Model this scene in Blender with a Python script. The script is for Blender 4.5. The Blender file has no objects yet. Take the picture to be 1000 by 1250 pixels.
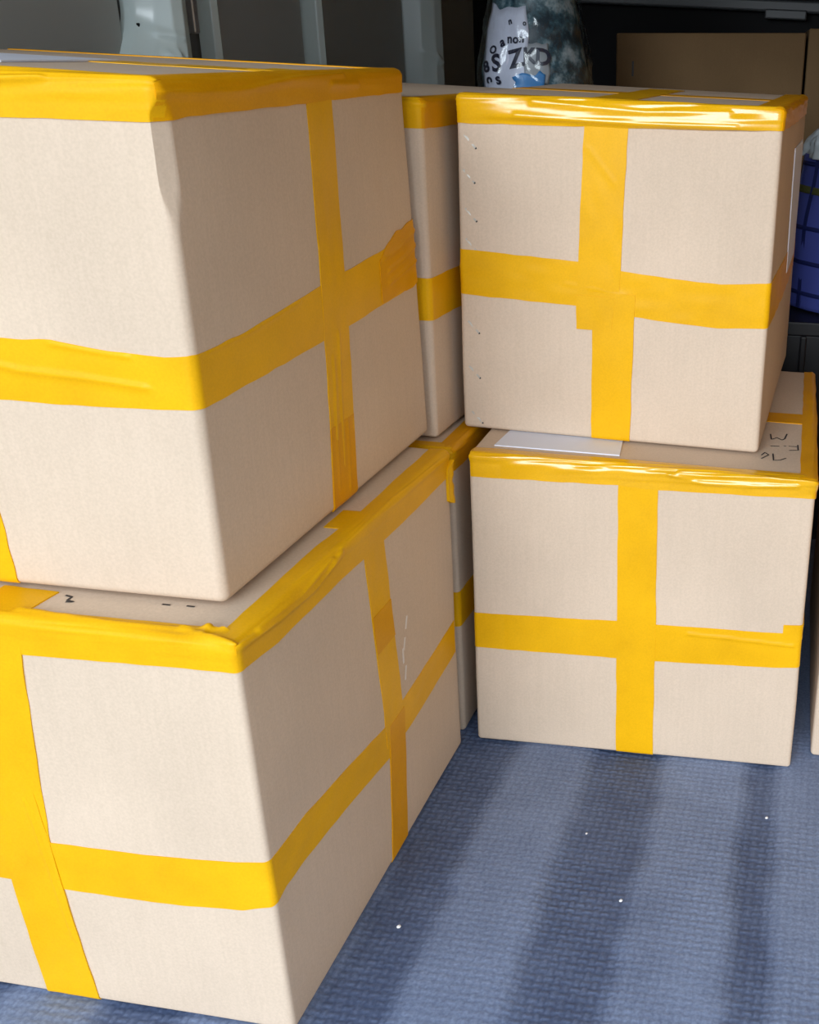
import bpy, bmesh, math, random
import numpy as np
from mathutils import Matrix, Vector

random.seed(4)
SC = bpy.context.scene
COL = SC.collection

# ------------------------------------------------------------------ camera, world, exposure
PITCH, ROLL, CAM_H = 0.40229, -0.04923, 0.84395
F_PX, PP_X, PP_Y = 1307.73, 845.83, 623.11          # the photograph is a crop: the lens axis lies right of its middle
cam_d = bpy.data.cameras.new('camera')
cam = bpy.data.objects.new('camera', cam_d)
COL.objects.link(cam)
fwd = Vector((0, math.cos(PITCH), -math.sin(PITCH)))
rgt0 = Vector((1, 0, 0))
dwn0 = fwd.cross(rgt0)
rgt = rgt0 * math.cos(ROLL) + dwn0 * math.sin(ROLL)
dwn = -rgt0 * math.sin(ROLL) + dwn0 * math.cos(ROLL)
cam.matrix_world = Matrix(((rgt.x, -dwn.x, -fwd.x, 0), (rgt.y, -dwn.y, -fwd.y, 0), (rgt.z, -dwn.z, -fwd.z, CAM_H), (0, 0, 0, 1)))
cam_d.sensor_width = 36
cam_d.sensor_fit = 'AUTO'
cam_d.lens = 36 * F_PX / 1250
cam_d.shift_x = (500 - PP_X) / 1250
cam_d.shift_y = (PP_Y - 625) / 1250
cam_d.clip_start = 0.02
SC.camera = cam

W = bpy.data.worlds.new('sky')
SC.world = W
W.use_nodes = True
bg = W.node_tree.nodes['Background']
bg.inputs[0].default_value = (0.80, 0.90, 1.0, 1)    # bright overcast sky seen through the open rear of the van
bg.inputs[1].default_value = 1.25
sun_d = bpy.data.lights.new('hazy_sun', 'SUN')
sun_d.energy = 1.95
sun_d.angle = math.radians(28)
sun_d.color = (0.86, 0.93, 1.0)
sun = bpy.data.objects.new('hazy_sun', sun_d)
COL.objects.link(sun)
sun.rotation_euler = Vector((0.25, 0.93, -0.25)).to_track_quat('-Z', 'Y').to_euler()
SC.view_settings.view_transform = 'Standard'
SC.view_settings.look = 'None'
SC.view_settings.gamma = 1
SC.view_settings.use_curve_mapping = False
SC.view_settings.exposure = 0.45
SC.cycles.max_bounces = 10
SC.cycles.diffuse_bounces = 6
SC.cycles.transparent_max_bounces = 12

# ------------------------------------------------------------------ helpers
def hash3(i, j, k, s):
    n = (i * 374761393 + j * 668265263 + k * 1274126177 + s * 974711) & 0x7fffffff
    n = ((n ^ (n >> 13)) * 1274126177) & 0x7fffffff
    return ((n ^ (n >> 16)) & 0xffff) / 65535.0
def vnoise(x, y, z=0.0, s=0):
    x, y, z = np.broadcast_arrays(np.asarray(x, float), np.asarray(y, float), np.asarray(z, float))
    xi, yi, zi = np.floor(x).astype(np.int64), np.floor(y).astype(np.int64), np.floor(z).astype(np.int64)
    fx, fy, fz = x - xi, y - yi, z - zi
    fx, fy, fz = [f * f * (3 - 2 * f) for f in (fx, fy, fz)]
    o = 0
    for a in (0, 1):
        for b in (0, 1):
            for c in (0, 1):
                o = o + hash3(xi + a, yi + b, zi + c, s) * (fx if a else 1 - fx) * (fy if b else 1 - fy) * (fz if c else 1 - fz)
    return o * 2 - 1
def sstep(a, b, x):
    t = np.clip((np.asarray(x, float) - a) / (b - a), 0, 1)
    return t * t * (3 - 2 * t)

def mesh_obj(name, verts, faces, m, parent=None, smooth=True, origin=(0, 0, 0)):
    me = bpy.data.meshes.new(name)
    v = np.asarray(verts, float) - np.asarray(origin, float)
    me.from_pydata(v.tolist(), [], [list(map(int, f)) for f in faces])
    if smooth:
        me.polygons.foreach_set('use_smooth', [True] * len(me.polygons))
    me.update()
    o = bpy.data.objects.new(name, me)
    COL.objects.link(o)
    if m: me.materials.append(m)
    if parent:
        o.parent = parent
    else:
        o.location = origin
    return o
def bm_obj(name, bm, m, parent=None, smooth=False, origin=(0, 0, 0)):
    me = bpy.data.meshes.new(name)
    bmesh.ops.recalc_face_normals(bm, faces=bm.faces)
    bmesh.ops.translate(bm, verts=bm.verts, vec=-Vector(origin))
    bm.to_mesh(me); bm.free()
    if smooth: me.polygons.foreach_set('use_smooth', [True] * len(me.polygons))
    o = bpy.data.objects.new(name, me)
    COL.objects.link(o)
    if m: me.materials.append(m)
    if parent: o.parent = parent
    else: o.location = origin
    return o
def grid_faces(nu, nv, base=0, flip=False):
    i, j = np.meshgrid(np.arange(nu - 1), np.arange(nv - 1), indexing='ij')
    a = base + i * nv + j
    f = np.stack([a, a + nv, a + nv + 1, a + 1], -1).reshape(-1, 4)
    return f[:, ::-1] if flip else f
def empty(name, loc, label=None, cat=None, group=None):
    o = bpy.data.objects.new(name, None)
    COL.objects.link(o)
    o.location = loc
    o.empty_display_size = 0.05
    if label: o['label'] = label
    if cat: o['category'] = cat
    if group: o['group'] = group
    return o
def structure(o):
    o['kind'] = 'structure'
    return o

# ------------------------------------------------------------------ materials
def new_mat(name):
    m = bpy.data.materials.new(name); m.use_nodes = True
    nt = m.node_tree
    return m, nt, nt.nodes['Principled BSDF']
def nd(nt, t, **kw):
    n = nt.nodes.new(t)
    for k, v in kw.items():
        if k in n.inputs: n.inputs[k].default_value = v
        else: setattr(n, k, v)
    return n
def ramp(nt, fac, stops):
    r = nd(nt, 'ShaderNodeValToRGB')
    e = r.color_ramp.elements
    while len(e) < len(stops): e.new(0.5)
    for el, (p, c) in zip(e, stops):
        el.position = p; el.color = (*c, 1)
    nt.links.new(fac, r.inputs[0])
    return r.outputs[0]
def bump(nt, p, h, strength, dist=0.001):
    b = nd(nt, 'ShaderNodeBump', Strength=strength, Distance=dist)
    nt.links.new(h, b.inputs['Height']); nt.links.new(b.outputs[0], p.inputs['Normal'])
def plain(name, col, rough=0.6, metal=0.0, spec=0.5):
    m, nt, p = new_mat(name)
    p.inputs['Base Color'].default_value = (*col, 1); p.inputs['Roughness'].default_value = rough
    p.inputs['Metallic'].default_value = metal; p.inputs['Specular IOR Level'].default_value = spec
    return m

def kraft(name, c, var=0.06):
    m, nt, p = new_mat(name)
    tc = nd(nt, 'ShaderNodeTexCoord')
    big = nd(nt, 'ShaderNodeTexNoise', Scale=7.0, Detail=3.0)
    fine = nd(nt, 'ShaderNodeTexNoise', Scale=420.0, Detail=2.0)
    mp = nd(nt, 'ShaderNodeMapping'); mp.inputs['Scale'].default_value = (1, 1, 0.05)
    flute = nd(nt, 'ShaderNodeTexNoise', Scale=240.0, Detail=1.0)
    for n in (big, fine): nt.links.new(tc.outputs['Object'], n.inputs['Vector'])
    nt.links.new(tc.outputs['Object'], mp.inputs[0]); nt.links.new(mp.outputs[0], flute.inputs['Vector'])
    def dark(k): return tuple(x * k for x in c)
    c1 = ramp(nt, big.outputs[0], [(0.3, dark(1 - var)), (0.7, dark(1 + var * 0.6))])
    c2 = ramp(nt, fine.outputs[0], [(0.33, (0.945, 0.94, 0.93)), (0.66, (1.02, 1.02, 1.02))])
    mx = nd(nt, 'ShaderNodeMix', data_type='RGBA', blend_type='MULTIPLY'); mx.inputs[0].default_value = 1
    nt.links.new(c1, mx.inputs[6]); nt.links.new(c2, mx.inputs[7])
    c3 = ramp(nt, flute.outputs[0], [(0.35, (0.975, 0.975, 0.97)), (0.65, (1.0, 1.0, 1.0))])
    mx2 = nd(nt, 'ShaderNodeMix', data_type='RGBA', blend_type='MULTIPLY'); mx2.inputs[0].default_value = 1
    nt.links.new(mx.outputs[2], mx2.inputs[6]); nt.links.new(c3, mx2.inputs[7])
    nt.links.new(mx2.outputs[2], p.inputs['Base Color'])
    p.inputs['Roughness'].default_value = 0.82
    p.inputs['Specular IOR Level'].default_value = 0.25
    bump(nt, p, fine.outputs[0], 0.12, 0.0005)
    return m
def tape_mat(name, c, rough=0.42, spec=0.14):
    m, nt, p = new_mat(name)
    tc = nd(nt, 'ShaderNodeTexCoord')
    n1 = nd(nt, 'ShaderNodeTexNoise', Scale=60.0, Detail=3.0)
    n2 = nd(nt, 'ShaderNodeTexNoise', Scale=500.0, Detail=1.0)
    n3 = nd(nt, 'ShaderNodeTexNoise', Scale=16.0, Detail=2.0)
    for n in (n1, n2, n3): nt.links.new(tc.outputs['Object'], n.inputs['Vector'])
    ca = ramp(nt, n3.outputs[0], [(0.3, tuple(x * 0.92 for x in c)), (0.7, (min(1, c[0] * 1.04), c[1] * 1.06, c[2] * 1.2))])
    cb = ramp(nt, n2.outputs[0], [(0.3, (0.94, 0.93, 0.9)), (0.65, (1, 1, 1))])
    mx = nd(nt, 'ShaderNodeMix', data_type='RGBA', blend_type='MULTIPLY'); mx.inputs[0].default_value = 1
    nt.links.new(ca, mx.inputs[6]); nt.links.new(cb, mx.inputs[7])
    nt.links.new(mx.outputs[2], p.inputs['Base Color'])
    p.inputs['Roughness'].default_value = rough
    p.inputs['Specular IOR Level'].default_value = spec
    bump(nt, p, n1.outputs[0], 0.12, 0.0012)
    return m
M = {}
M['kraft'] = kraft('kraft_cardboard', (0.635, 0.50, 0.38))
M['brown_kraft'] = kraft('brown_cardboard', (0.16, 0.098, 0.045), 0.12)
M['tape'] = tape_mat('yellow_tape', (0.80, 0.415, 0.004))
M['tape2'] = tape_mat('deeper_yellow_tape', (0.74, 0.335, 0.002))  # deeper yellow for doubled pieces, most side rims and some top strips
M['tape_gloss'] = tape_mat('glossy_yellow_tape', (0.80, 0.415, 0.004), 0.2, 0.6)
M['paper'] = plain('white_paper', (0.72, 0.75, 0.85), 0.6)
M['ink'] = plain('black_ink', (0.03, 0.028, 0.03), 0.6)
M['scuff'] = plain('torn_paper', (0.72, 0.66, 0.6), 0.9)
M['wire'] = plain('staple_wire', (0.45, 0.42, 0.37), 0.45, 0.3)

# ------------------------------------------------------------------ the setting: inside of a van, its rear end open towards the camera
YAW = math.radians(6)
def van(p, q, z=0.0):
    return (p * math.cos(YAW) + q * math.sin(YAW), -p * math.sin(YAW) + q * math.cos(YAW), z)
def van_prism(name, pts, z0, z1, m, parent=None, smooth=False):   # pts: (p, q) outline, extruded upwards
    bm = bmesh.new()
    lo = [bm.verts.new(van(p, q, z0)) for p, q in pts]; hi = [bm.verts.new(van(p, q, z1)) for p, q in pts]
    n = len(pts)
    bm.faces.new(lo); bm.faces.new(hi)
    for i in range(n): bm.faces.new((lo[i], lo[(i + 1) % n], hi[(i + 1) % n], hi[i]))
    return bm_obj(name, bm, m, parent, smooth)
def van_box(name, p0, p1, q0, q1, z0, z1, m, parent=None, bev=0.0):
    o = van_prism(name, [(p0, q0), (p1, q0), (p1, q1), (p0, q1)], z0, z1, m, parent)
    if bev:
        b = o.modifiers.new('edge', 'BEVEL'); b.width = bev; b.segments = 3
    return o
Q0, Q1, P0, P1, ROOF = 0.40, 3.15, -1.0, 0.56, 1.28

def floor_mat():
    m, nt, p = new_mat('blue_grey_rubber_mat')
    tc = nd(nt, 'ShaderNodeTexCoord')
    at = nd(nt, 'ShaderNodeAttribute', attribute_name='wear')
    n1 = nd(nt, 'ShaderNodeTexNoise', Scale=22.0, Detail=5.0, Roughness=0.65)
    n2 = nd(nt, 'ShaderNodeTexNoise', Scale=330.0, Detail=3.0)
    n3 = nd(nt, 'ShaderNodeTexNoise', Scale=95.0, Detail=2.0)
    for n in (n1, n2, n3): nt.links.new(tc.outputs['Object'], n.inputs['Vector'])
    ma = nd(nt, 'ShaderNodeMath', operation='MULTIPLY_ADD'); ma.inputs[1].default_value = 0.5; ma.inputs[2].default_value = -0.25
    nt.links.new(n1.outputs[0], ma.inputs[0])
    ad = nd(nt, 'ShaderNodeMath', operation='ADD')
    nt.links.new(at.outputs['Fac'], ad.inputs[0]); nt.links.new(ma.outputs[0], ad.inputs[1])
    c1 = ramp(nt, ad.outputs[0], [(0.1, (0.075, 0.108, 0.205)), (0.9, (0.23, 0.30, 0.47))])
    c2 = ramp(nt, n2.outputs[0], [(0.3, (0.72, 0.73, 0.76)), (0.7, (1.08, 1.08, 1.06))])
    mx = nd(nt, 'ShaderNodeMix', data_type='RGBA', blend_type='MULTIPLY'); mx.inputs[0].default_value = 1
    nt.links.new(c1, mx.inputs[6]); nt.links.new(c2, mx.inputs[7])
    nt.links.new(mx.outputs[2], p.inputs['Base Color'])
    p.inputs['Roughness'].default_value = 0.62
    p.inputs['Specular IOR Level'].default_value = 0.35
    bump(nt, p, n3.outputs[0], 0.25, 0.001)
    return m
M['mat'] = floor_mat()
RIBS = [(-0.94, -0.78), (-0.70, -0.60), (-0.52, -0.415), (-0.335, -0.236), (-0.138, -0.031), (0.013, 0.115), (0.20, 0.30), (0.38, 0.48), (0.53, 0.56)]
def build_floor():
    ps = np.unique(np.concatenate([np.arange(P0, -0.74, 0.02), np.arange(-0.74, 0.13, 0.0022), np.arange(0.13, P1 + 0.001, 0.02), [P1]]))
    qs = np.unique(np.concatenate([np.arange(Q0, 0.60, 0.01), np.arange(0.60, 1.25, 0.0022), np.arange(1.25, Q1 + 0.1, 0.03)]))
    Pg, Qg = np.meshgrid(ps, qs, indexing='ij')
    rib = np.zeros_like(Pg)
    wob = vnoise(Pg * 9, Qg * 5, 0, 3) * 0.008 + vnoise(Pg * 30, Qg * 30, 0, 4) * 0.004
    for a, b in RIBS:
        rib = np.maximum(rib, sstep(a - 0.014, a + 0.014, Pg + wob) * (1 - sstep(b - 0.014, b + 0.014, Pg + wob)))
    cell = 0.0094
    a, b = Pg / cell, Qg / cell
    ia, ib = np.floor(a), np.floor(b)
    fa, fb = a - ia - 0.5, b - ib - 0.5
    even = ((ia + ib) % 2) == 0
    u = np.where(even, fa, fb); v = np.where(even, fb, fa)
    bar = (1 - sstep(0.40, 0.62, np.abs(u))) * (1 - sstep(0.12, 0.36, np.abs(v)))
    amp = 0.00055 + 0.0004 * (1 - rib) + 0.0004 * vnoise(Pg * 14, Qg * 9, 0, 8)
    amp = np.clip(amp, 0.0003, 0.002)
    fine = ((Pg > -0.75) & (Pg < 0.13) & (Qg > 0.59) & (Qg < 1.26))
    z = -0.0035 * (1 - rib) - amp * (1 - np.where(fine, bar, 0.5)) - 0.0003
    X = Pg * math.cos(YAW) + Qg * math.sin(YAW); Y = -Pg * math.sin(YAW) + Qg * math.cos(YAW)
    V = np.stack([X, Y, z], -1).reshape(-1, 3)
    o = mesh_obj('floor', V, grid_faces(len(ps), len(qs)), M['mat'], smooth=True)
    at = o.data.attributes.new('wear', 'FLOAT', 'POINT')
    dust = np.clip(0.22 + 0.55 * rib * (0.9 + 0.3 * vnoise(Pg * 10, Qg * 4, 0, 11)) + 0.12 * vnoise(Pg * 16, Qg * 7, 0, 13) + 0.20 * np.where(fine, bar - 0.4, 0), 0, 1)
    at.data.foreach_set('value', dust.reshape(-1))
    structure(o)
    return o
build_floor()
M['shell'] = plain('van_shell', (0.12, 0.125, 0.125), 0.6)
M['warm_bounce'] = plain('warm_bounce_orange', (0.85, 0.45, 0.11), 0.7)  # made-up orange for the unseen right wall, bounces warm light onto box sides
M['headliner'] = plain('pale_headliner', (0.42, 0.40, 0.36), 0.8)
M['lining'] = plain('dark_lining', (0.46, 0.49, 0.48), 0.6)
M['paint'] = plain('grey_green_paint', (0.72, 0.84, 0.83), 0.22)
M['black'] = plain('black_plastic', (0.006, 0.006, 0.007), 0.7, 0, 0.2)
M['rail'] = plain('dark_grey_rail', (0.05, 0.055, 0.06), 0.45)
M['asphalt'] = plain('asphalt', (0.16, 0.16, 0.16), 0.9)
M['steel'] = plain('bright_steel', (0.6, 0.6, 0.6), 0.35, 0.6)
structure(van_box('trim_1', P0, P1, Q0 - 0.03, Q1, -0.12, -0.02, M['shell']))     # floor pan below the mat
structure(van_box('wall_right', P1, P1 + 0.05, Q0, Q1, -0.12, ROOF, M['warm_bounce']))
structure(van_box('ceiling', P0 - 0.06, P1 + 0.05, Q0, Q1 + 0.05, ROOF, ROOF + 0.04, M['headliner']))
wl = structure(van_box('wall_left', P0 - 0.06, P0 - 0.012, Q0, Q1, -0.12, ROOF, M['shell']))
for a, b in ((Q0, 1.548), (1.785, 2.108), (2.145, 2.62), (2.71, Q1)):
    van_box('panel', P0 - 0.0115, P0 - 0.004, a + 0.006, b - 0.006, 0.04, ROOF - 0.02, M['lining'], wl, 0.002)
wf = structure(van_box('wall_front', P0 - 0.06, P1 + 0.05, Q1, Q1 + 0.05, -0.12, ROOF, M['black']))
van_box('rail', P0 + 0.28, P1, Q1 - 0.05, Q1, 0.955, 0.985, M['rail'], wf, 0.006)
van_box('rail_bracket', -0.20, -0.09, Q1 - 0.06, Q1, 0.938, 0.962, M['rail'], wf, 0.004)
g = bpy.data.meshes.new('ground')
g.from_pydata([(-15, -25, -0.62), (15, -25, -0.62), (15, 8, -0.62), (-15, 8, -0.62)], [], [(0, 1, 2, 3)])
g.materials.append(M['asphalt'])
go = bpy.data.objects.new('ground', g); COL.objects.link(go); structure(go)

def pillar(prof, crease=()):       # prof(z) -> list of (p, q); lofted upwards
    zs = np.concatenate([np.arange(0.02, 0.72, 0.06), np.arange(0.72, 0.95, 0.004), np.arange(0.95, ROOF, 0.06), [ROOF]])
    rows = []
    for z in zs:
        row = []
        pts = prof(z)
        for k in range(len(pts) - 1):
            n = 8
            for t in range(n if k < len(pts) - 2 else n + 1):
                t /= n
                p = pts[k][0] * (1 - t) + pts[k + 1][0] * t; q = pts[k][1] * (1 - t) + pts[k + 1][1] * t
                for (q0, z0, q1, z1, w, hgt) in crease:
                    if 0 < k < len(pts) - 2:
                        s = min(1, max(0, ((q - q0) * (q1 - q0) + (z - z0) * (z1 - z0)) / ((q1 - q0) ** 2 + (z1 - z0) ** 2)))
                        d = math.hypot(q - q0 - s * (q1 - q0), z - z0 - s * (z1 - z0))
                        p += hgt * math.exp(-(d / w) ** 2)
                row.append(van(p, q, z))
        rows.append(row)
    V = np.array(rows)
    return mesh_obj('pillar', V.reshape(-1, 3), grid_faces(V.shape[0], V.shape[1], flip=True), M['paint'], wl)
def prof_a(z):
    fl = 0.045 * (1 - float(sstep(0.76, 0.87, z)))
    return [(-1.01, 1.555 - fl), (-0.99, 1.558 - fl), (-0.965, 1.565 - fl * 0.5), (-0.945, 1.575), (-0.937, 1.59), (-0.94, 1.605), (-1.01, 1.61)]
pillar(prof_a, [(1.56, 0.838, 1.585, 0.832, 0.004, 0.004), (1.565, 0.81, 1.572, 0.80, 0.005, 0.006), (1.575, 0.812, 1.58, 0.80, 0.004, 0.005)])
pillar(lambda z: [(-1.01, 1.752), (-0.988, 1.757), (-0.98, 1.764), (-0.984, 1.772), (-1.01, 1.776)])
pillar(lambda z: [(-1.01, 2.112), (-0.98, 2.118), (-0.972, 2.126), (-0.976, 2.136), (-1.01, 2.14)])
pillar(lambda z: [(-1.01, 2.625), (-0.97, 2.636), (-0.94, 2.652), (-0.93, 2.675), (-0.94, 2.695), (-1.01, 2.705)], [(2.64, 0.82, 2.665, 0.80, 0.008, 0.008)])
van_box('bolt_hole', -0.990, -0.9835, 1.5535, 1.5575, 0.838, 0.849, M['black'], wl, 0.002)
van_box('clip', -1.0, -0.985, 1.70, 1.715, 0.838, 0.90, M['steel'], wl, 0.003)

# ------------------------------------------------------------------ taped cartons
class Carton:
    """a cardboard box in its own metres: X to the far left along the front, Y back along the side, Z up; corners gives the slightly skewed real box"""
    def __init__(s, name, dims, near, yaw, corners=None, r=0.006, bulge=0.002, crush=False, mat='kraft', label='', group=None, dents=(), step=0.007):
        s.w, s.d, s.h = dims; s.r = r; s.bulge = bulge; s.crush = crush; s.dents = dents; s.seed = sum(map(ord, label)) % 97
        u = np.array([math.sin(yaw), math.cos(yaw), 0]); v = np.array([-math.cos(yaw), math.sin(yaw), 0]); o = np.array(near, float)
        s.c = {(i, j, k): o + u * s.d * i + v * s.w * j + np.array([0, 0, s.h * k]) for i in (0, 1) for j in (0, 1) for k in (0, 1)}
        for k_, p in (corners or {}).items(): s.c[k_] = np.array(p, float)
        ctr = sum(s.c[(i, j, 0)] for i in (0, 1) for j in (0, 1)) / 4
        s.o = tuple(ctr)
        s.root = empty(name, s.o, label, 'box', group)
        s.body(step, mat)
    def tri(s, X, Y, Z):
        a, b, c = Y / s.d, X / s.w, Z / s.h; out = 0
        for (i, j, k), q in s.c.items():
            out = out + ((a if i else 1 - a) * (b if j else 1 - b) * (c if k else 1 - c))[..., None] * q
        return out
    def S(s, X, Y, Z, off=0.0, smooth=False):
        X, Y, Z = np.broadcast_arrays(np.asarray(X, float), np.asarray(Y, float), np.asarray(Z, float))
        r = np.full(X.shape, s.r)
        D = (s.w, s.d, s.h); P = (X, Y, Z)
        C = [np.clip(P[i], r, D[i] - r) for i in range(3)]
        N = np.stack([P[i] - C[i] for i in range(3)], -1)
        N = N / np.maximum(np.linalg.norm(N, axis=-1, keepdims=True), 1e-9)
        si = lambda t: np.sin(np.pi * np.clip(t, 0, 1))
        disp = s.bulge * (np.abs(N[..., 1]) * si(X / s.w) * si(Z / s.h) + np.abs(N[..., 0]) * si(Y / s.d) * si(Z / s.h))
        disp = disp + 0.0006 * vnoise(X * 11, Y * 11, Z * 11, s.seed) * (1 - np.abs(N[..., 2]))
        for (fx, x0, z0, sx, sz, ang, dep) in s.dents:
            A = X if fx == 'front' else Y
            wN = np.abs(N[..., 1]) if fx == 'front' else np.abs(N[..., 0])
            ok = (Y < s.d * 0.5) if fx == 'front' else (X < s.w * 0.5)
            da, dz = A - x0, Z - z0
            ra, rz = da * math.cos(ang) + dz * math.sin(ang), -da * math.sin(ang) + dz * math.cos(ang)
            disp = disp - dep * np.exp(-(ra / sx) ** 2 - (rz / sz) ** 2) * wN * ok
        k = (r + off + disp)[..., None]
        q = np.stack(C, -1) + N * k
        x = q[..., 0]
        if s.crush:      # the near vertical edge is pressed flat below its top
            t = sstep(0.288, 0.335, Z) * (1 - sstep(0.375, 0.398, Z))
            wd = 0.001 + 0.013 * t
            x = np.where((t > 0.002) & (q[..., 1] < wd), np.maximum(x, 0.0075 * t * (1 - q[..., 1] / wd) - off * 0.8), x)
        return s.tri(x, q[..., 1], q[..., 2])
    def ax(s, L, step):
        e = [0, .25, .5, .75, 1]
        rr = s.r * (3.2 if s.crush else 1)
        return np.unique(np.round(np.concatenate([np.array(e) * s.r, np.linspace(s.r, L - s.r, max(3, int(L / step))), L - np.array(e) * s.r]
                                                 + ([np.linspace(0, 0.03, 14)] if s.crush else [])), 6))
    def body(s, step, mat):
        xs, ys, zs = s.ax(s.w, step), s.ax(s.d, step), s.ax(s.h, step)
        V, Fc, base = [], [], 0
        def add(A, B, fn, flip):
            nonlocal base
            a, b = np.meshgrid(A, B, indexing='ij')
            p = fn(a, b)
            V.append(p.reshape(-1, 3)); Fc.append(grid_faces(len(A), len(B), base, flip)); base += p.shape[0] * p.shape[1]
        add(xs, zs, lambda a, b: s.S(a, 0 * a, b), True)
        add(xs, zs, lambda a, b: s.S(a, 0 * a + s.d, b), False)
        add(ys, zs, lambda a, b: s.S(0 * a, a, b), False)
        add(ys, zs, lambda a, b: s.S(0 * a + s.w, a, b), True)
        add(xs, ys, lambda a, b: s.S(a, b, 0 * a + s.h), True)
        add(xs, ys, lambda a, b: s.S(a, b, 0 * a), False)
        V = np.concatenate(V)
        key = np.round(V * 1e5).astype(np.int64)
        _, idx, inv = np.unique(key, axis=0, return_index=True, return_inverse=True)
        inv = inv.reshape(-1)
        mesh_obj('carton', V[idx], inv[np.concatenate(Fc)], M[mat], s.root, True, s.o)
    # -- maps from (along, across) to a point on the unrounded box
    def pmap(s, kind, a, b):
        z0 = 0 * a
        if kind == 'band':     # a runs round the walls (negative along the front, positive back along the side), b is the height
            X = np.where(a < 0, np.minimum(-a, s.w), 0); Y = np.where(a >= 0, np.minimum(a, s.d), np.maximum(-a - s.w, 0))
            X = np.where(a > s.d, a - s.d, X)
            return X, Y, b
        if kind == 'front_rim': return np.maximum(a, 0), np.maximum(np.maximum(b, 0), -a), s.h + np.minimum(b, 0)      # a along the front top edge, b over it
        if kind == 'side_rim': return np.maximum(b, 0), a, s.h + np.minimum(b, 0)
        if kind == 'front_strip': return b, np.maximum(a, 0), s.h + np.minimum(a, 0)    # a runs up the front and over the top
        if kind == 'side_strip': return np.maximum(a, 0), b, s.h + np.minimum(a, 0)
        if kind == 'top': return a, b, z0 + s.h
    def tape(s, kind, stations, layer=1, mat='tape', wr=None, label=None, step=0.0022, nb=None, name='tape_strip', edge=0.0006, parent=None):
        st = np.array(stations, float); st = st[np.argsort(st[:, 0])]
        a0, a1 = st[0, 0], st[-1, 0]
        A = np.arange(a0, a1 + step, step); A[-1] = a1
        for c in ([0.0] if kind == 'band' else [0.0] if 'strip' in kind else []):
            A = np.concatenate([A, c + np.linspace(-1, 1, 13) * s.r])
        if kind == 'band': A = np.concatenate([A, -s.w + np.linspace(-1, 1, 9) * s.r])
        if 'strip' in kind and a0 < -s.h + 0.02: A = np.concatenate([A, -s.h + np.linspace(0, 1, 6) * s.r])
        A = np.unique(np.round(A[(A >= a0 - 1e-9) & (A <= a1 + 1e-9)], 6))
        lo = np.interp(A, st[:, 0], st[:, 1]); hi = np.interp(A, st[:, 0], st[:, 2])
        sd = s.seed + int(abs(a0) * 1000) + layer
        lo = lo + edge * vnoise(A * 60, 0.3, 0, sd); hi = hi + edge * vnoise(A * 60, 7.3, 0, sd)
        nb = nb or max(10, int(np.max(np.abs(hi - lo)) / step))
        t = np.linspace(0, 1, nb)
        if 'rim' in kind:     # more samples where it folds over the edge
            pass
        a = np.repeat(A[:, None], nb, 1); b = lo[:, None] * (1 - t) + hi[:, None] * t
        if 'rim' in kind:
            ex = np.linspace(-1, 1, 13) * s.r
            bb = np.sort(np.concatenate([b, np.repeat(ex[None], len(A), 0)], 1), 1)
            mn, mxx = np.minimum(lo, hi)[:, None], np.maximum(lo, hi)[:, None]
            b = np.clip(bb, mn, mxx); b = b + np.linspace(0, 1e-6, b.shape[1])[None]; a = np.repeat(A[:, None], b.shape[1], 1); nb = b.shape[1]
        off = 0.00032 * layer + 0 * a
        if wr is not None: off = off + np.maximum(0, wr(a, b))
        X, Y, Z = s.pmap(kind, a, b)
        V = s.S(X, Y, Z, off)
        # a turned-down rim gives the strip its thickness
        ring = lambda arr: arr
        lowp = s.S(X, Y, Z, -0.0004 + 0 * a)
        na = len(A)
        Vp, Fc, base = [V.reshape(-1, 3)], [grid_faces(na, nb)], na * nb
        for top, bot, fl in ((V[0], lowp[0], True), (V[-1], lowp[-1], False), (V[:, 0], lowp[:, 0], False), (V[:, -1], lowp[:, -1], True)):
            m_ = len(top)
            Vp += [top, bot]; i_ = base + np.arange(m_ - 1)
            q_ = np.stack([i_, i_ + 1, i_ + 1 + m_, i_ + m_], -1)
            Fc.append(q_[:, ::-1] if fl else q_); base += 2 * m_
        Vp = np.concatenate(Vp); Fc = np.concatenate(Fc)
        e1 = V[min(1, na - 1), 0] - V[0, 0]
        ia, ib = na // 2, nb // 2
        n = np.cross(V[ia, ib] - V[ia - 1, ib], V[ia, ib] - V[ia, ib - 1])
        out = s.S(X[ia, ib], Y[ia, ib], Z[ia, ib], 0.01) - V[ia, ib]
        if np.dot(n, out) < 0: Fc = Fc[:, ::-1]
        o = mesh_obj(name, Vp, Fc, M[mat], parent or s.root, True, s.o)
        if label: o['label'] = label
        return o
    def patch(s, name, face, quad, m, off=0.0007, thick=0.0006, label=None, n=8, parent=None):   # a flat sheet stuck on a face, quad in face metres
        q = np.array(quad, float)
        u, v = np.meshgrid(np.linspace(0, 1, n), np.linspace(0, 1, n), indexing='ij')
        P = (1 - u)[..., None] * (1 - v)[..., None] * q[0] + u[..., None] * (1 - v)[..., None] * q[1] + u[..., None] * v[..., None] * q[2] + (1 - u)[..., None] * v[..., None] * q[3]
        a, b = P[..., 0], P[..., 1]
        X, Y, Z = {'front': (a, 0 * a, b), 'side': (0 * a, a, b), 'top': (a, b, 0 * a + s.h)}[face]
        T = s.S(X, Y, Z, off + thick); B = s.S(X, Y, Z, off - 0.0009)
        V = np.empty((n + 2, n + 2, 3)); V[1:-1, 1:-1] = T
        V[0, 1:-1] = B[0]; V[-1, 1:-1] = B[-1]; V[1:-1, 0] = B[:, 0]; V[1:-1, -1] = B[:, -1]
        for i, j in ((0, 0), (0, -1), (-1, 0), (-1, -1)): V[i, j] = B[i, j]
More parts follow.
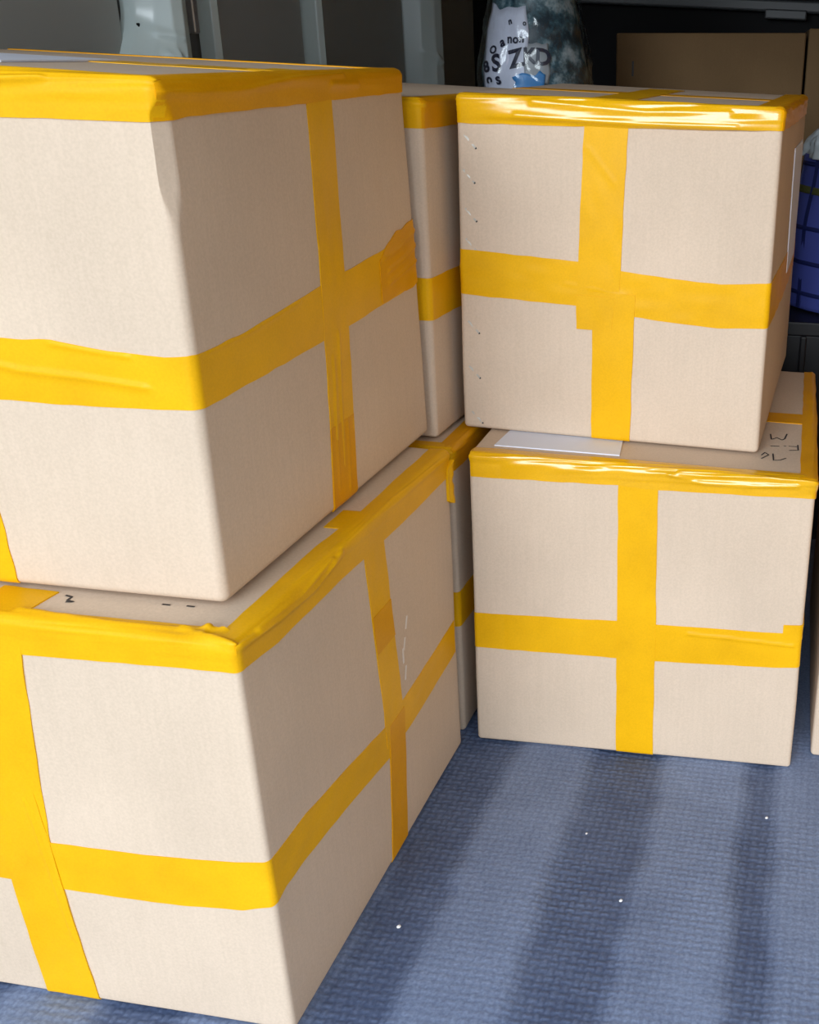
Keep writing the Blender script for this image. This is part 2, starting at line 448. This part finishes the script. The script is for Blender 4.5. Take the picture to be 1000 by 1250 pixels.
        o = mesh_obj(name, V.reshape(-1, 3), grid_faces(n + 2, n + 2), m, parent or s.root, False, s.o)
        if label: o['label'] = label
        return o
    def pen(s, name, face, strokes, m, width=0.0016, label=None):     # pen strokes as thin raised ribbons, one mesh
        V, Fc = [], []
        for st in strokes:
            st = np.array(st, float)
            pts = [st[0]]
            for i in range(len(st) - 1):
                for t in np.linspace(0, 1, 6)[1:]: pts.append(st[i] * (1 - t) + st[i + 1] * t)
            pts = np.array(pts); tg = np.gradient(pts, axis=0); tg /= np.maximum(np.linalg.norm(tg, axis=1, keepdims=True), 1e-9)
            nn = np.stack([-tg[:, 1], tg[:, 0]], 1) * width / 2
            b = len(V)
            for p, k in zip(pts, nn):
                for w in (p + k, p - k):
                    X, Y, Z = {'front': (w[0], 0, w[1]), 'side': (0, w[0], w[1]), 'top': (w[0], w[1], s.h)}[face]
                    V.append(s.S(X, Y, Z, 0.0004))
            for i in range(len(pts) - 1): Fc.append((b + 2 * i, b + 2 * i + 1, b + 2 * i + 3, b + 2 * i + 2))
        o = mesh_obj(name, np.array(V), Fc, m, s.root, False, s.o)
        if label: o['label'] = label
        return o

def ridge(a, b, pts, w, h):       # a raised crease along a polyline, steep on one side
    out = np.zeros_like(a)
    for (x0, y0), (x1, y1) in zip(pts[:-1], pts[1:]):
        L2 = (x1 - x0) ** 2 + (y1 - y0) ** 2
        t = np.clip(((a - x0) * (x1 - x0) + (b - y0) * (y1 - y0)) / L2, 0, 1)
        dx, dy = a - x0 - t * (x1 - x0), b - y0 - t * (y1 - y0)
        d = np.hypot(dx, dy); sgn = dx * (y1 - y0) - dy * (x1 - x0)
        ww = np.where(sgn > 0, w, w * 0.4)
        out = np.maximum(out, h * np.exp(-(d / ww) ** 2))
    return out
def rim_wrinkle(seed, amp=0.0016, bulge=0.0022, dens=1.0, extra=(), tent=0.0):      # loosely folded tape along a top edge
    def f(a, b):
        fold = np.exp(-((b + 0.002) / 0.016) ** 2)
        n = vnoise(a * 14 * dens + b * 60, b * 260 + a * 9, 0, seed) * 0.6 + vnoise(a * 34 * dens, b * 420 + a * 22, 0, seed + 1) * 0.4
        o = bulge * fold * (0.75 + 0.35 * vnoise(a * 9, 0.5, 0, seed + 2)) + amp * fold * n
        if tent:      # slack tape standing off the wall along its lower half
            k = sstep(0.01, -0.021, b) * (1 - sstep(-0.0215, -0.027, b)) * sstep(0.0, 0.05, a) * (1 - sstep(0.30, 0.365, a))
            o = o + tent * k * (0.85 + 0.4 * vnoise(a * 16, b * 60, 0, seed + 5))
        for pts, w, h in extra: o = o + ridge(a, b, pts, w, h)
        return o
    return f
def flat_wrinkle(seed, amp=0.00025, extra=()):
    def f(a, b):
        o = amp * (1 + vnoise(a * 40, b * 90, 0, seed))
        for pts, w, h in extra: o = o + ridge(a, b, pts, w, h)
        return o
    return f

# ---- lower left box
B = Carton('cardboard_box', (0.44, 0.4564, 0.4123), (-0.3446, 0.7113, 0), 0.12839,
           {(0, 0, 0): (-0.3422, 0.7124, 0), (0, 0, 1): (-0.3463, 0.7101, 0.4096), (1, 0, 0): (-0.2874, 1.1675, 0), (1, 0, 1): (-0.2865, 1.163, 0.4102)},
           r=0.0055, bulge=0.002, label='large taped box on the floor under the topmost left box, its side scuffed pale', group='yellow-taped cardboard boxes')
B.tape('band', [(-0.44, .186, .137), (-.252, .188, .138), (-.2, .187, .136), (-.1, .190, .137), (-.03, .195, .142), (0, .199, .1505), (.02, .199, .156), (.064, .2, .156), (.15, .190, .148), (.234, .178, .136), (.33, .183, .138), (.449, .189, .144)], 1, wr=flat_wrinkle(3))
B.tape('front_strip', [(-.245, .206, .255), (-.2243, .202, .251), (-.12, .194, .243), (-.033, .187, .236), (.045, .182, .231)], 2, wr=flat_wrinkle(4, .0004, [([(-.20, .245), (-.10, .238)], .004, .001)]))
B.tape('front_strip', [(-.4123, .192, .245), (-.276, .200, .250), (-.188, .205, .253), (-.172, .206, .254)], 3, 'tape', wr=flat_wrinkle(5, .0003, [([(-.18, .215), (-.25, .208), (-.335, .2)], .0022, .0014)]))
B.tape('side_strip', [(-.262, .234, .281), (-.218, .234, .279), (-.12, .228, .273), (-.033, .223, .268), (.036, .220, .262)], 2, wr=flat_wrinkle(6))
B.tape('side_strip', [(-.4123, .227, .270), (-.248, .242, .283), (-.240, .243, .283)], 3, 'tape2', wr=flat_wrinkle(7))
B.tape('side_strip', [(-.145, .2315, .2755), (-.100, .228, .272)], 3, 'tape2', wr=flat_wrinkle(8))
B.tape('front_rim', [(-.009, -.024, .02), (.044, -.026, .020), (.139, -.031, .015), (.207, -.033, .010), (.44, -.035, .01)], 3, 'tape',
       rim_wrinkle(21, .0008, .0016, .6, [([(.0, .002), (.05, .012), (.11, .008), (.19, .011)], .004, .0030), ([(.03, .014), (.032, .024)], .004, .004), ([(.02, .02), (.05, .012)], .003, .003)]))
B.tape('side_rim', [(0.0, -.023, .02), (.057, -.029, .021), (.178, -.028, .023), (.256, -.031, .018), (.367, -.032, .02), (.4545, -.031, .02)], 3, 'tape',
       rim_wrinkle(22, .0006, .0016, .5, [([(.0, -.001), (.06, -.008), (.12, -.011), (.175, -.002)], .0035, .0032), ([(.03, -.002), (.10, -.006), (.16, -.001)], .003, .0022), ([(.18, .0), (.30, .002), (.45, -.004)], .004, .0018)]))
for st in ([(.1738, .042), (.167, .0407), (.167, .0348), (.1603, .0336), (.1664, .0321)], [(.0909, .0467), (.0838, .047)], [(.0706, .0488), (.0636, .0491)]):
    B.pen('pen_mark', 'top', [st], M['ink'], .002, 'small black pen mark')
def scuff(box, pts, w):
    for (y0, z0, y1, z1) in pts:
        dy, dz = y1 - y0, z1 - z0; L = math.hypot(dy, dz); ny, nz = -dz / L * w, dy / L * w
        box.patch('scuff', 'side', [(y0 - ny * .3, z0 - nz * .3), (y0 + ny, z0 + nz), (y1 + ny * .4, z1 + nz * .4), (y1 - ny, z1 - nz)], M['scuff'], 0, .0003, 'pale torn scuff', n=3)
scuff(B, [(.309, .272, .305, .258), (.300, .250, .296, .236), (.292, .240, .293, .222), (.297, .216, .294, .200)], .0024)
# loose tape end sticking out at the far top corner
B.tape('band', [(.444, .392, .352), (.4545, .400, .345)], 4, 'tape', wr=lambda a, b: .002 + .003 * sstep(.444, .4545, a) * (1 + .6 * vnoise(a * 200, b * 120, 0, 2)), name='tape_end')

# ---- upper left box
A = Carton('cardboard_box', (0.44, 0.4547, 0.4015), (-0.3724, 0.7608, 0.4138), 0.1035,
           {(0, 0, 0): (-0.3756, 0.7657, 0.4138), (0, 0, 1): (-0.3717, 0.7603, 0.8127), (1, 0, 0): (-0.3198, 1.2101, 0.4138), (1, 0, 1): (-0.3285, 1.2135, 0.815),
            (0, 1, 0): (-0.81, 0.8062, 0.4138), (1, 1, 0): (-0.7631, 1.2585, 0.4138)},
           r=0.0075, bulge=0.002, crush=True, label='large taped box stacked topmost at the left, its near upper corner crushed', group='yellow-taped cardboard boxes',
           dents=[('side', .372, .295, .012, .012, 0, .0012), ('front', .06, .032, .012, .006, 1.2, .001), ('side', .0785, .033, .006, .006, 0, .0008)])
A.tape('band', [(-.44, .214, .163), (-.152, .213, .164), (-.11, .2145, .164), (-.08, .211, .165), (-.05, .2085, .166), (-.022, .208, .167), (0, .210, .168), (.018, .21, .168), (.078, .211, .169), (.206, .221, .171), (.236, .223, .172), (.38, .231, .176), (.448, .237, .179)], 1,
       wr=flat_wrinkle(31, .0002, [([(-.18, .197), (-.14, .190), (-.09, .188), (-.04, .184)], .0035, .0018), ([(-.11, .213), (-.08, .2095), (-.05, .207)], .0025, .0014), ([(.02, .209), (.08, .2095), (.17, .216)], .002, .001)]))
A.tape('band', [(.348, .221, .178), (.372, .232, .178), (.400, .242, .178), (.4515, .249, .179)], 3, 'tape2', wr=flat_wrinkle(32, .0004, [([(.36, .222), (.40, .226), (.452, .238)], .003, .0018), ([(.37, .208), (.41, .212), (.452, .222)], .003, .0016), ([(.37, .195), (.452, .205)], .003, .0016)]), edge=.002, name='tape_end')
A.tape('front_strip', [(-.4015, .181, .232), (-.33, .183, .233), (-.2, .186, .236), (.04, .19, .24)], 2, wr=flat_wrinkle(33))
A.tape('side_strip', [(-.4015, .1985, .2515), (-.275, .207, .259), (-.145, .2145, .2645), (-.0255, .2205, .2695), (.05, .221, .270)], 2, wr=flat_wrinkle(34, .0003, [([(-.25, .222), (-.34, .214)], .003, .0012), ([(-.23, .236), (-.36, .226)], .003, .0012)]))
A.tape('side_strip', [(-.4015, .198, .251), (-.316, .2045, .257)], 3, 'tape2', wr=flat_wrinkle(35, .0004, [([(-.33, .215), (-.38, .212)], .002, .0012), ([(-.32, .24), (-.39, .235)], .002, .0012)]))
A.tape('front_rim', [(-.009, -.0275, .014), (.117, -.0305, .012), (.2, -.031, .012), (.44, -.031, .012)], 3, 'tape', rim_wrinkle(41, .0014, .0016, .5, [([(.08, -.003), (.13, -.007), (.2, -.004)], .003, .0022)]))
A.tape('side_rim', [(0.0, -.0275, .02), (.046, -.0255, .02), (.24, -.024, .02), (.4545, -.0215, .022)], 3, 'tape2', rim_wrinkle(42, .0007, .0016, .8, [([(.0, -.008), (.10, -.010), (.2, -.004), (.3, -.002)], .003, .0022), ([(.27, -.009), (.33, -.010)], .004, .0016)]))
A.tape('top', [(.004, .425, .4535), (.2, .428, .4535), (.43, .43, .4535)], 3, 'tape2', rim_wrinkle(43, .001, .001))
A.patch('paper_sheet', 'top', [(.185, .10), (.36, .10), (.36, .25), (.185, .25)], M['paper'], .0012, label='white paper sheet lying flat')
A.tape('top', [(.01, .205, .255), (.43, .205, .255)], 1, 'tape', flat_wrinkle(44))

# ---- lower right box
E = Carton('cardboard_box', (0.4089, 0.4646, 0.40), (0.1405, 1.1469, 0), 0.07999,
           {(0, 0, 0): (0.1426, 1.1477, 0), (0, 0, 1): (0.1403, 1.1467, 0.3995), (0, 1, 0): (-0.2691, 1.1782, 0), (0, 1, 1): (-0.2667, 1.1804, 0.4012)},
           r=0.005, bulge=0.0015, label='taped box on the floor with pen writing and a white slip on top', group='yellow-taped cardboard boxes',
           dents=[('front', .37, .2, .004, .3, 0, .0006)])
E.tape('band', [(-.43, .186, .137), (-.409, .188, .139), (-.229, .195, .143), (-.179, .1955, .143), (-.023, .198, .149), (0, .2, .151), (.2, .2, .15), (.455, .2, .15)], 1, wr=flat_wrinkle(51, .0002, [([(-.14, .187), (-.09, .186), (-.01, .182)], .0022, .0022)]))
E.tape('band', [(-.024, .210, .19), (.03, .213, .19)], 2, wr=flat_wrinkle(52))
E.tape('front_strip', [(-.40, .178, .226), (-.2, .180, .228), (-.026, .183, .230), (.017, .184, .231)], 2, wr=flat_wrinkle(53))
E.tape('front_rim', [(-.009, -.021, .018), (.183, -.027, .018), (.23, -.025, .018), (.407, -.029, .018)], 3, 'tape_gloss',
       rim_wrinkle(54, .0022, .0018, 1.0, [([(.02, -.006), (.08, -.012), (.13, -.012), (.17, -.005)], .003, .0022), ([(.0, -.002), (.06, .002), (.16, -.002)], .0035, .0022)]))
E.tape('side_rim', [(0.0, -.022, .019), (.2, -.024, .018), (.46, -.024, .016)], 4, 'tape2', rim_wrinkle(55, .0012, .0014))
E.tape('top', [(.012, .205, .245), (.40, .203, .243)], 2, 'tape2', flat_wrinkle(56))
E.patch('shipping_slip', 'top', [(.234, .030), (.386, .030), (.380, .105), (.240, .105)], M['paper'], .0010, label='white paper slip')
E.pen('handwriting', 'top', [[(.0581, .1551), (.0562, .1338), (.0495, .1426), (.0426, .1347), (.0396, .1402), (.0369, .1603)], [(.0566, .109), (.0455, .1106)], [(.0402, .113), (.0371, .1131)], [(.0341, .1133), (.0237, .1136)],
      [(.0227, .1208), (.0221, .1014), (.0334, .0975)], [(.0666, .0728), (.0625, .0837), (.0577, .076), (.0661, .0609)], [(.0527, .0817), (.0512, .058), (.0432, .061), (.0363, .0692)]], M['ink'], .0019, 'black pen writing')

# ---- upper right box
ST = [(.3545, .343), (.3565, .305), (.355, .262), (.355, .2275), (.354, .130), (.354, .074), (.352, .016)]
D = Carton('cardboard_box', (0.3695, 0.460, 0.3921), (0.0769, 1.2226, 0.4028), 0.13028,
           {(0, 0, 0): (0.0752, 1.2205, 0.4028), (0, 0, 1): (0.077, 1.2237, 0.7945), (0, 1, 0): (-0.2912, 1.2662, 0.4028), (0, 1, 1): (-0.2861, 1.2706, 0.7919)},
           r=0.006, bulge=0.002, label='taped box with a stapled left seam, stacked on the box with pen writing', group='yellow-taped cardboard boxes',
           dents=[('front', x - .001, z, .009, .0035, 0.85, .0016) for x, z in ST])
D.tape('band', [(-.40, .221, .168), (-.3695, .221, .168), (-.225, .216, .164), (-.173, .208, .157), (-.118, .204, .153), (-.058, .201, .15), (0, .206, .153), (.05, .206, .153), (.45, .20, .15)], 1, wr=flat_wrinkle(61, .0004, [([(-.24, .19), (-.17, .182)], .003, .0004)]))
D.tape('front_strip', [(-.232, .176, .2255), (-.182, .175, .2255), (-.026, .171, .221), (.40, .171, .221)], 2, wr=flat_wrinkle(62, .0003, [([(-.05, .215), (-.085, .185)], .005, .0004)]))
D.tape('front_strip', [(-.3921, .158, .206), (-.256, .157, .207), (-.226, .157, .207), (-.21, .157, .207)], 3, wr=flat_wrinkle(63))
D.tape('front_strip', [(-.255, .184, .2265), (-.215, .18, .2265)], 4, wr=flat_wrinkle(64), edge=.001)
D.tape('front_rim', [(-.009, -.022, .018), (.1, -.026, .018), (.37, -.031, .018)], 3, 'tape_gloss',
       rim_wrinkle(65, .0018, .0010, .5, tent=.0042, extra= [([(.06, -.006), (.15, -.009), (.28, -.004)], .004, .002), ([(.05, -.02), (.16, -.022), (.3, -.019)], .004, .0018)]))
D.tape('side_rim', [(0.0, -.022, .03), (.2, -.024, .03), (.455, -.024, .03)], 4, 'tape2', rim_wrinkle(66, .0016, .0016))
D.tape('top', [(.03, .200, .25), (.365, .200, .25)], 1, 'tape2', flat_wrinkle(67, .0001))
D.patch('shipping_label', 'side', [(.24, .175), (.42, .175), (.42, .335), (.24, .335)], M['paper'], .0008, label='pale paper label on the side')
for x, z in ST:
    p = [(x + .006, z + .006), (x - .007, z - .008)]
    st = D.pen('staple', 'front', [p], M['wire'], .0022)
    D.pen('staple_hole', 'front', [[(p[1][0] - .0002, p[1][1] + .0008), (p[1][0] - .0008, p[1][1] - .0012)]], M['ink'], .0022)

# ---- boxes behind
def std_tape(box, border=-.030, zc=.168, front=True):
    w, d, h = box.w, box.d, box.h
    box.tape('band', [(-w + .01, zc + .025, zc - .024), (0, zc + .025, zc - .024), (d - .006, zc + .025, zc - .024)], 1, wr=flat_wrinkle(71), step=.004)
    box.tape('side_rim', [(0.0, border, .02), (d - .003, border, .02)], 3, 'tape2', rim_wrinkle(72, .0016, .0014), step=.003)
    box.tape('front_rim', [(-.009, border, .02), (w - .003, border, .02)], 2, 'tape', rim_wrinkle(73, .0012, .0014), step=.003)
C2 = Carton('cardboard_box', (0.42, 0.44, 0.399), (-0.2885, 1.193, 0), math.radians(6.3), r=.0055, step=.014,
            label='taped box on the floor behind the scuffed box, showing only as a narrow strip', group='yellow-taped cardboard boxes')
std_tape(C2, -.028, .183)
C = Carton('cardboard_box', (0.42, 0.44, 0.384), (-0.3125, 1.2215, 0.4022), math.radians(8.5), r=.0055, step=.014,
           label='taped box behind the topmost left box, squeezed left of the stapled box', group='yellow-taped cardboard boxes')
std_tape(C, -.030, .168)
Fb = Carton('cardboard_box', (0.36, 0.44, 0.40), (0.1704 + .36 * math.cos(.08), 1.1764 - .36 * math.sin(.08), 0), .08, r=.006, step=.014,
            label='cardboard box at the right edge, across a dark gap from the box with pen writing', group='yellow-taped cardboard boxes')
Fb.tape('front_rim', [(-.009, -.03, .02), (.357, -.03, .02)], 2, 'tape', rim_wrinkle(74), step=.004)
Fb.tape('front_strip', [(-.4, .155, .205), (.1, .155, .205)], 2, wr=flat_wrinkle(75), step=.004)
Fb.tape('side_rim', [(.003, -.03, .02), (.43, -.03, .02)], 3, 'tape2', rim_wrinkle(76), step=.004)

# brown cartons at the front of the van
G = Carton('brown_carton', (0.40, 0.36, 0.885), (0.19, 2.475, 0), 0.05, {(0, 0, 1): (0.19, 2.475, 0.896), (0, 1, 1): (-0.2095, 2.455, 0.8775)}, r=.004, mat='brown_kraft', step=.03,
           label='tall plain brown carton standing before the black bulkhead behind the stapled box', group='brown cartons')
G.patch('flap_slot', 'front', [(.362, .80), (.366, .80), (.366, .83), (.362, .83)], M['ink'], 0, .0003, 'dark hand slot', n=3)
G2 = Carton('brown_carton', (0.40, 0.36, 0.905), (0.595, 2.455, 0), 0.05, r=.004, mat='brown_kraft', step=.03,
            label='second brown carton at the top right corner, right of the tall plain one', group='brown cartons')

# ------------------------------------------------------------------ wrapped bundles
def film_mat():
    m, nt, p = new_mat('clear_plastic_film')
    out = nt.nodes['Material Output']
    nt.nodes.remove(p)
    tr = nd(nt, 'ShaderNodeBsdfTransparent'); tr.inputs[0].default_value = (0.93, 0.96, 0.97, 1)
    gl = nd(nt, 'ShaderNodeBsdfGlossy', Roughness=0.12)
    gl.inputs[0].default_value = (0.95, 1.0, 1.0, 1)
    fr = nd(nt, 'ShaderNodeLayerWeight', Blend=0.28)
    mx = nd(nt, 'ShaderNodeMixShader')
    ma = nd(nt, 'ShaderNodeMath', operation='MULTIPLY_ADD'); ma.inputs[1].default_value = 0.42; ma.inputs[2].default_value = 0.025
    nt.links.new(fr.outputs['Facing'], ma.inputs[0])
    nt.links.new(ma.outputs[0], mx.inputs[0]); nt.links.new(tr.outputs[0], mx.inputs[1]); nt.links.new(gl.outputs[0], mx.inputs[2])
    nt.links.new(mx.outputs[0], out.inputs[0])
    return m
M['film'] = film_mat()
def goods_mat():
    m, nt, p = new_mat('printed_wrapping')
    tc = nd(nt, 'ShaderNodeTexCoord')
    n1 = nd(nt, 'ShaderNodeTexNoise', Scale=26.0, Detail=4.0, Roughness=0.7)
    nt.links.new(tc.outputs['Object'], n1.inputs['Vector'])
    c = ramp(nt, n1.outputs[0], [(0.42, (0.012, 0.03, 0.045)), (0.52, (0.05, 0.11, 0.14)), (0.60, (0.22, 0.29, 0.32)), (0.72, (0.45, 0.5, 0.54))])
    nt.links.new(c, p.inputs['Base Color'])
    p.inputs['Roughness'].default_value = 0.4
    return m
M['goods'] = goods_mat()
M['white_print'] = plain('pale_printed_sheet', (0.62, 0.63, 0.75), 0.45)
M['grey_print'] = plain('grey_printed_sheet', (0.30, 0.31, 0.33), 0.45)
M['blue_print'] = plain('blue_print', (0.04, 0.22, 0.52), 0.45)
M['navy'] = plain('navy_ink', (0.01, 0.012, 0.035), 0.5)
BX, BY = -0.325, 2.10
bag = empty('wrapped_bundle', (BX, BY, 0), 'tall bundle in crinkled clear plastic with dark lettering standing behind the stapled box', 'bundle')
def bag_r(z, th, k=1.0):
    base = 0.098 - 0.030 * sstep(0.78, 0.98, z) - 0.03 * sstep(0.96, 1.08, z)
    return base * k
def lathe(name, zs, rf, m, parent, o, nth=72, cap=True):
    th = np.linspace(0, 2 * np.pi, nth, endpoint=False)
    Z, T = np.meshgrid(zs, th, indexing='ij')
    R = rf(Z, T)
    V = np.stack([o[0] + R * np.sin(T), o[1] - R * np.cos(T), o[2] + Z], -1)
    n, k = len(zs), nth
    Fc = []
    for i in range(n - 1):
        for j in range(k):
            Fc.append((i * k + j, i * k + (j + 1) % k, (i + 1) * k + (j + 1) % k, (i + 1) * k + j))
    if cap: Fc += [tuple(range(k - 1, -1, -1)), tuple((n - 1) * k + j for j in range(k))]
    return mesh_obj(name, V.reshape(-1, 3), Fc, m, parent, True, o)
zb = np.concatenate([np.linspace(0.0, 0.70, 12), np.linspace(0.71, 1.08, 75)])
goods_r = lambda z, t: bag_r(z, t, 0.97) + 0.002 * vnoise(t * 3, z * 40, 0, 91)
lathe('wrapped_goods', zb, goods_r, M['goods'], bag, (BX, BY, 0.0), 96)
lathe('plastic_film', zb, lambda z, t: bag_r(z, t, 1.0) + 0.005 + 0.004 * vnoise(np.sin(t) * 5 + np.cos(t) * 3, z * 26, np.cos(t) * 4, 92) + 0.003 * vnoise(np.sin(t) * 14, z * 60 + t * 3, np.cos(t) * 14, 93), M['film'], bag, (BX, BY, 0.0), 120)
def on_bag(x, z, off):      # x metres across the bundle's face, z height
    r = goods_r(np.asarray(z, float), np.asarray(0.0)) + off
    th = np.arcsin(np.clip(np.asarray(x) / 0.1, -0.98, 0.98))
    return np.stack([BX + r * np.sin(th), BY - r * np.cos(th), np.asarray(z, float) + 0 * th], -1)
def bag_patch(name, x0, x1, z0, z1, m, off, seed, jag=0.006):
    n = 14
    u, v = np.meshgrid(np.linspace(0, 1, n), np.linspace(0, 1, n), indexing='ij')
    x = x0 + (x1 - x0) * u + jag * vnoise(v * 4, u * 2, 0, seed); z = z0 + (z1 - z0) * v + jag * vnoise(u * 4, v * 2, 0, seed + 1)
    T = on_bag(x, z, off); Bk = on_bag(x, z, off - .004)
    V = np.empty((n + 2, n + 2, 3)); V[1:-1, 1:-1] = T
    V[0, 1:-1] = Bk[0]; V[-1, 1:-1] = Bk[-1]; V[1:-1, 0] = Bk[:, 0]; V[1:-1, -1] = Bk[:, -1]
    for i, j in ((0, 0), (0, -1), (-1, 0), (-1, -1)): V[i, j] = Bk[i, j]
    return mesh_obj(name, V.reshape(-1, 3), grid_faces(n + 2, n + 2), m, bag, True, (BX, BY, 0))
bag_patch('printed_sheet', -.092, -.002, .74, .905, M['white_print'], .0022, 5)['label'] = 'pale lilac printed sheet'
bag_patch('printed_sheet', -.004, .038, .785, .850, M['grey_print'], .0022, 7, .003)['label'] = 'grey printed panel'
bag_patch('printed_sheet', -.022, .035, .742, .80, M['blue_print'], .0036, 9, .008)['label'] = 'blue printed patch'
def glyph(ch, cx, cz, size, rot=0.0, m=M['navy']):
    cu = bpy.data.curves.new('glyph', 'FONT'); cu.body = ch; cu.size = 1.0; cu.resolution_u = 3
    cu.offset = 0.035
    ob = bpy.data.objects.new('glyph', cu); COL.objects.link(ob)
    me = bpy.data.meshes.new_from_object(ob.evaluated_get(bpy.context.evaluated_depsgraph_get()))
    bpy.data.objects.remove(ob); bpy.data.curves.remove(cu)
    v = np.array([list(p.co) for p in me.vertices]); f = [list(p.vertices) for p in me.polygons]
    bpy.data.meshes.remove(me)
    v = v[:, :2] - (v[:, :2].max(0) + v[:, :2].min(0)) / 2
    h = v[:, 1].max() - v[:, 1].min()
    v = v / h * size
    c, s = math.cos(rot), math.sin(rot)
    x = cx + v[:, 0] * c - v[:, 1] * s; z = cz + v[:, 0] * s + v[:, 1] * c
    return mesh_obj('letter', on_bag(x, z, .0042), f, m, bag, False, (BX, BY, 0))
def bpx(cx, cy): return ((580 + cx * .12 - 653) / 667.0, .78 + (103 - (20 + cy * .09 * 1.333)) / 736.0)
for ch, cx, cy, sz, rt in (('O', 232, 352, .014, .3), ('a', 335, 285, .012, .4), ('n', 415, 250, .011, .1), ('o', 480, 250, .011, 0), ('n', 545, 240, .010, 0), ('S', 285, 480, .030, .25), ('8', 172, 525, .020, .4),
                       ('Z', 495, 425, .030, .25), ('K', 645, 395, .027, .05), ('D', 772, 400, .028, -.05), ('c', 210, 655, .012, -1.3), ('s', 315, 655, .014, .3), ('n', 405, 75, .008, .4), ('o', 575, 85, .007, 0)):
    x, z = bpx(cx, cy)
    glyph(ch, x, z, sz, rt)

# blue sack at the right edge
SX, SY = 0.285, 2.02
M['blue'] = plain('blue_sack_cloth', (0.075, 0.10, 0.42), 0.4)
M['sack_line'] = plain('navy_weave_line', (0.012, 0.02, 0.12), 0.5)
M['olive'] = plain('olive_band', (0.10, 0.11, 0.03), 0.6)
sack = empty('blue_sack', (SX, SY, 0), 'blue sack with dark grid lines and crinkled plastic top, right of the stapled box', 'sack')
sr = lambda z, t: (0.132 - 0.018 * sstep(0.55, 0.70, z)) * (0.96 + 0.05 * np.abs(np.cos(2 * t)) ** 4) + 0.002 * vnoise(t * 5, z * 14, 0, 12)
lathe('sack_body', np.linspace(0.425, 0.69, 40), sr, M['blue'], sack, (SX, SY, 0))
def ring_line(z0, z1, m, nm='grid_line'):
    lathe(nm, np.linspace(z0, z1, 4), lambda z, t: sr(z, t) + .0022, m, sack, (SX, SY, 0), 72, True)
for z in (.672, .565, .505, .45): ring_line(z, z + .007, M['sack_line'])
ring_line(.626, .638, M['olive'], 'tie_band')
def vline(th, w=.035):
    zs = np.linspace(.427, .688, 30); T = np.linspace(th - w, th + w, 4)
    Z, TT = np.meshgrid(zs, T, indexing='ij'); R = sr(Z, TT) + .002
    V = np.stack([SX + R * np.sin(TT), SY - R * np.cos(TT), Z], -1)
    R2 = R - .004
    Bk = np.stack([SX + R2 * np.sin(TT), SY - R2 * np.cos(TT), Z], -1)
    VV = np.concatenate([Bk[:, :1], V, Bk[:, -1:]], 1)
    mesh_obj('grid_line', VV.reshape(-1, 3), grid_faces(VV.shape[0], VV.shape[1], flip=True), M['sack_line'], sack, False, (SX, SY, 0))
for k in range(14): vline(-1.05 + k * 2 * math.pi / 14)
M['crinkle'] = plain('crinkled_plastic', (0.55, 0.62, 0.66), 0.18)
lathe('plastic_top', np.linspace(0.685, 0.775, 30), lambda z, t: 0.118 - 0.07 * sstep(0.70, 0.785, z) + 0.010 * vnoise(np.sin(t) * 6, np.cos(t) * 6, z * 30, 15) + 0.006 * vnoise(np.sin(t) * 14, np.cos(t) * 14, z * 70, 16), M['crinkle'], sack, (SX, SY, 0), 96)

# black crate added to darken the gap below the sack, and crumbs on the mat
def box_bm(bm, x0, x1, y0, y1, z0, z1):
    bmesh.ops.create_cube(bm, size=1, matrix=Matrix.Translation(((x0 + x1) / 2, (y0 + y1) / 2, (z0 + z1) / 2)) @ Matrix.Diagonal((x1 - x0, y1 - y0, z1 - z0, 1)))
filler = empty('dark_filler', (SX, SY, 0), 'made-up black crate under the blue sack, barely showing behind the box with pen writing', 'filler')
KX0, KX1, KY0, KY1 = SX - .14, SX + .15, SY - .15, SY + .15
def filler_part(nm, *a):
    bm = bmesh.new(); box_bm(bm, *a)
    o = bm_obj(nm, bm, M['filler'], filler, False, (SX, SY, 0))
    bv = o.modifiers.new('edge', 'BEVEL'); bv.width = .003; bv.segments = 2
M['filler'] = plain('filler_black', (0.008, 0.008, 0.010), 0.45)
filler_part('filler_body', KX0, KX1, KY0, KY1, 0, .395)
filler_part('rim', KX0 - .008, KX1 + .008, KY0 - .008, KY1 + .008, .395, .42)
for k in range(5):
    x = KX0 + .03 + k * .055
    filler_part('rib', x, x + .012, KY0 - .006, KY0 + .001, .02, .394)
CRUMBS = [(0.1074, 1.0479, 0.0018, 'white crumb on the narrow dark groove before the right corner of the box with writing'), (-0.0569, 0.8990, 0.0019, 'white crumb on the blue mat in the middle of the bare floor'), (-0.1058, 1.0040, 0.0013, 'tiny white crumb on the mat nearest the front of the box with writing'), (-0.2828, 0.8463, 0.0022, 'pale crumb on the mat close to the side of the scuffed box')]
M['crumb'] = plain('white_crumb', (0.8, 0.8, 0.82), 0.8)
for (x, y, sz, lb) in CRUMBS:
    bm = bmesh.new()
    bmesh.ops.create_icosphere(bm, subdivisions=2, radius=sz)
    for v in bm.verts:
        v.co *= 1 + .3 * float(vnoise(v.co.x * 900, v.co.y * 900, v.co.z * 900, 5)); v.co.z *= .7
    bmesh.ops.translate(bm, verts=bm.verts, vec=(x, y, sz * .6 - .0012))
    o = bm_obj('crumb', bm, M['crumb'], None, True, (x, y, 0)); o['label'] = lb; o['category'] = 'crumb'; o['group'] = 'white crumbs on the mat'
